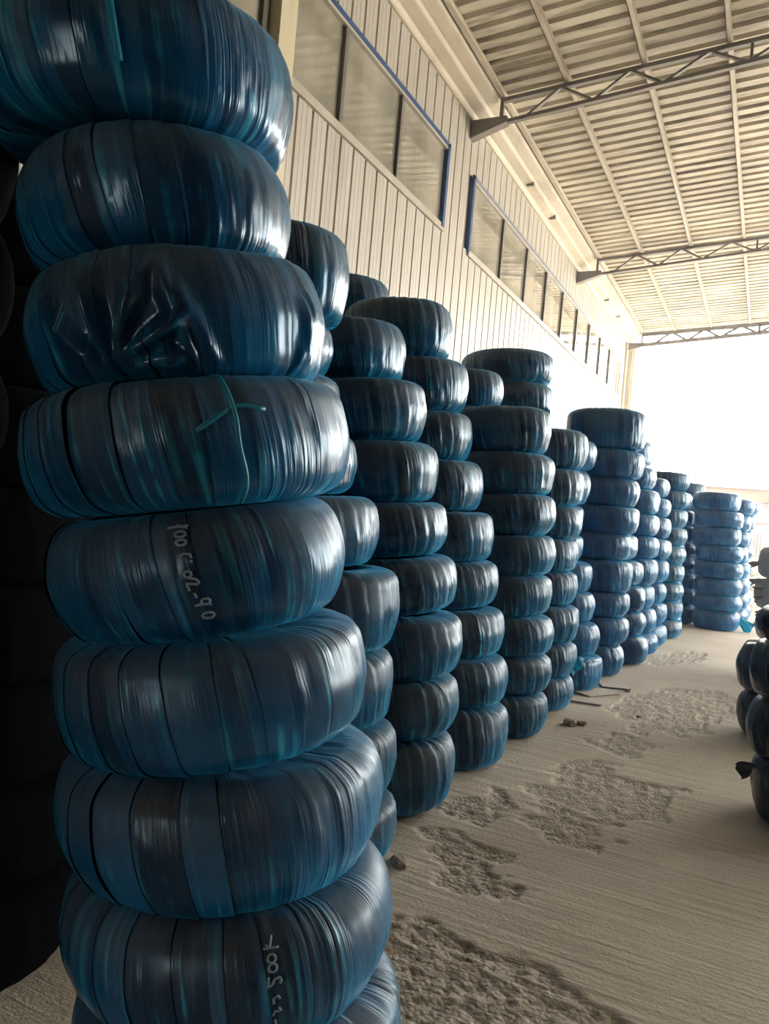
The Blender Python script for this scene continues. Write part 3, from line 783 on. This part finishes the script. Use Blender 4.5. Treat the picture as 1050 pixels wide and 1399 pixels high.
# ---- torn film flaps, parts of their tyres
def flap(owner, px, py, dist, w, h, mat, seed, ang=0.0):
    d = ray(px, py); p = Vector((0, 0, HC)) + Vector(d) * dist
    rt = Vector(CM[:, 0]); up = Vector(CM[:, 1]); fw = Vector(CM[:, 2])
    n = 9; v = []; f = []
    for a in range(n):
        for b_ in range(n):
            s, t_ = a / (n - 1), b_ / (n - 1)
            ww = w * (.35 + .65 * s) * (1 + .15 * math.sin(7 * t_ + seed))
            q = rt * (s * h * math.cos(ang) + (t_ - .5) * ww * -math.sin(ang)) + up * (s * h * math.sin(ang) + (t_ - .5) * ww * math.cos(ang)) + fw * (.02 * math.sin(5 * s + seed + 9 * t_) + .05 * s * math.cos(seed))
            v.append(tuple(p + q))
    for a in range(n - 1):
        for b_ in range(n - 1): f.append((a * n + b_, a * n + b_ + 1, (a + 1) * n + b_ + 1, (a + 1) * n + b_))
    vo = [tuple(Vector(k) + fw * .002) for k in v]
    nn = len(v); f2 = [tuple(nn + i for i in q[::-1]) for q in f]
    me = mesh_from('film_flap', v + vo, f + f2, mat, True)
    o = add('film_flap', me)
    o.parent = owner; bpy.context.view_layer.update(); o.matrix_parent_inverse = owner.matrix_world.inverted()
    return o
dep = lambda o: proj(o.matrix_world.translation)[2]
bpy.context.view_layer.update()
S5 = STACKS['s5']; flap(S5[1], 777, 898, dep(S5[1]) - .10, .15, .13, M['cyan'], 1, -.75)
flap(S5[4], 752, 796, dep(S5[4]) - .2, .05, .04, M['cyan'], 2, .0)
S12 = STACKS['s12']; flap(S12[0], 1006, 845, dep(S12[0]) - .1, .22, .26, M['cyan'], 3, -.7)
S6 = STACKS['s6']; flap(S6[7], 805, 630, dep(S6[7]) - .05, .09, .07, M['film'], 4, -.1)
R1 = STACKS['r1']; flap(R1[1], 1032, 1045, dep(R1[1]) - .05, .10, .09, M['film_dark'], 5, PI + .4)
R3 = STACKS['r3']
for k, (px, py) in enumerate([(1040, 768), (1040, 792), (1042, 802), (1040, 815), (1042, 835), (1042, 850)]):
    flap(R3[1 if py > 836 else 2 if py > 794 else 3], px, py, dep(R3[0]) - .05, .07, .10, M['film_grey'], 6 + k, PI + .3)

# ------------------------------------------------------------------ bits on the floor
def board(px, py, w, l, ang, label):
    g = ground(px, py); m_ = MB().box(-l / 2, l / 2, -w / 2, w / 2, 0, .009)
    rr = random.Random(px)
    m_.v = [(x + rr.uniform(-.015, .015), y + rr.uniform(-.012, .012), z) for x, y, z in m_.v]
    o = m_.build('broken_board', M['board']); o.location = (g[0], g[1], .002); o.rotation_euler = (0, 0, ang)
    tag(o, label, 'board', 'broken boards by the stack bases')
board(838, 936, .30, .24, .35, 'pale broken board lying farthest along the stack bases')
board(815, 947, .16, .36, 1.0, 'weathered broken board lying second along the stack bases')
board(800, 958, .20, .26, .15, 'grey broken board lying nearest the camera by the stacks')
def chunk(px, py, s, seed, label):
    g = ground(px, py); rr = random.Random(seed); n1, n2 = 8, 5; v = [(0, 0, s * .5)]; f = []
    for a in range(1, n2):
        el = PI / 2 - a * PI / n2
        for b_ in range(n1):
            r_ = s * rr.uniform(.75, 1.25); az = b_ * 2 * PI / n1
            v.append((r_ * math.cos(el) * math.cos(az) * 1.5, r_ * math.cos(el) * math.sin(az), max(-.3 * s, r_ * math.sin(el) * .6)))
    v.append((0, 0, -.3 * s))
    for b_ in range(n1): f.append((0, 1 + b_, 1 + (b_ + 1) % n1))
    for a in range(n2 - 2):
        for b_ in range(n1):
            p0 = 1 + a * n1; f.append((p0 + b_, p0 + n1 + b_, p0 + n1 + (b_ + 1) % n1, p0 + (b_ + 1) % n1))
    p0 = 1 + (n2 - 2) * n1
    for b_ in range(n1): f.append((p0 + b_, len(v) - 1, p0 + (b_ + 1) % n1))
    o = add('rubble_chunk', mesh_from('rubble_chunk', v, f, M['rubble'])); o.location = (g[0], g[1], .3 * s - .002)
    o.rotation_euler = (0, 0, rr.uniform(0, 6)); tag(o, label, 'rubble', 'rubble on the aisle floor')
chunk(778, 990, .045, 1, 'brown rubble chunk by the fifth stack, left of the pair')
chunk(794, 990, .030, 2, 'small brown rubble chunk by the fifth stack, right of the pair')
chunk(857, 944, .022, 3, 'tiny dark stone on the floor beyond the broken boards')
chunk(545, 1178, .035, 4, 'dark lump at the foot of the narrow second stack')
chunk(872, 980, .020, 5, 'small dark stone in the rough patch near the boards')

# ------------------------------------------------------------------ haze volume added for the veiling glare over the far stacks
t = NT('glare_air'); vs = t.n('ShaderNodeVolumeScatter'); vs.inputs['Density'].default_value = .0042; vs.inputs['Anisotropy'].default_value = .5
vs.inputs['Color'].default_value = (.46, .66, 1.0, 1); t.l(vs.outputs[0], t.out.inputs['Volume'])
hz = MB().box(XW + .3, XRIGHT - .2, 3.0, YEND, .05, 7.0).build('glare_haze', t.m)
tag(hz, 'faint bright haze added in the hall air for veiling glare', 'haze', kind='stuff')
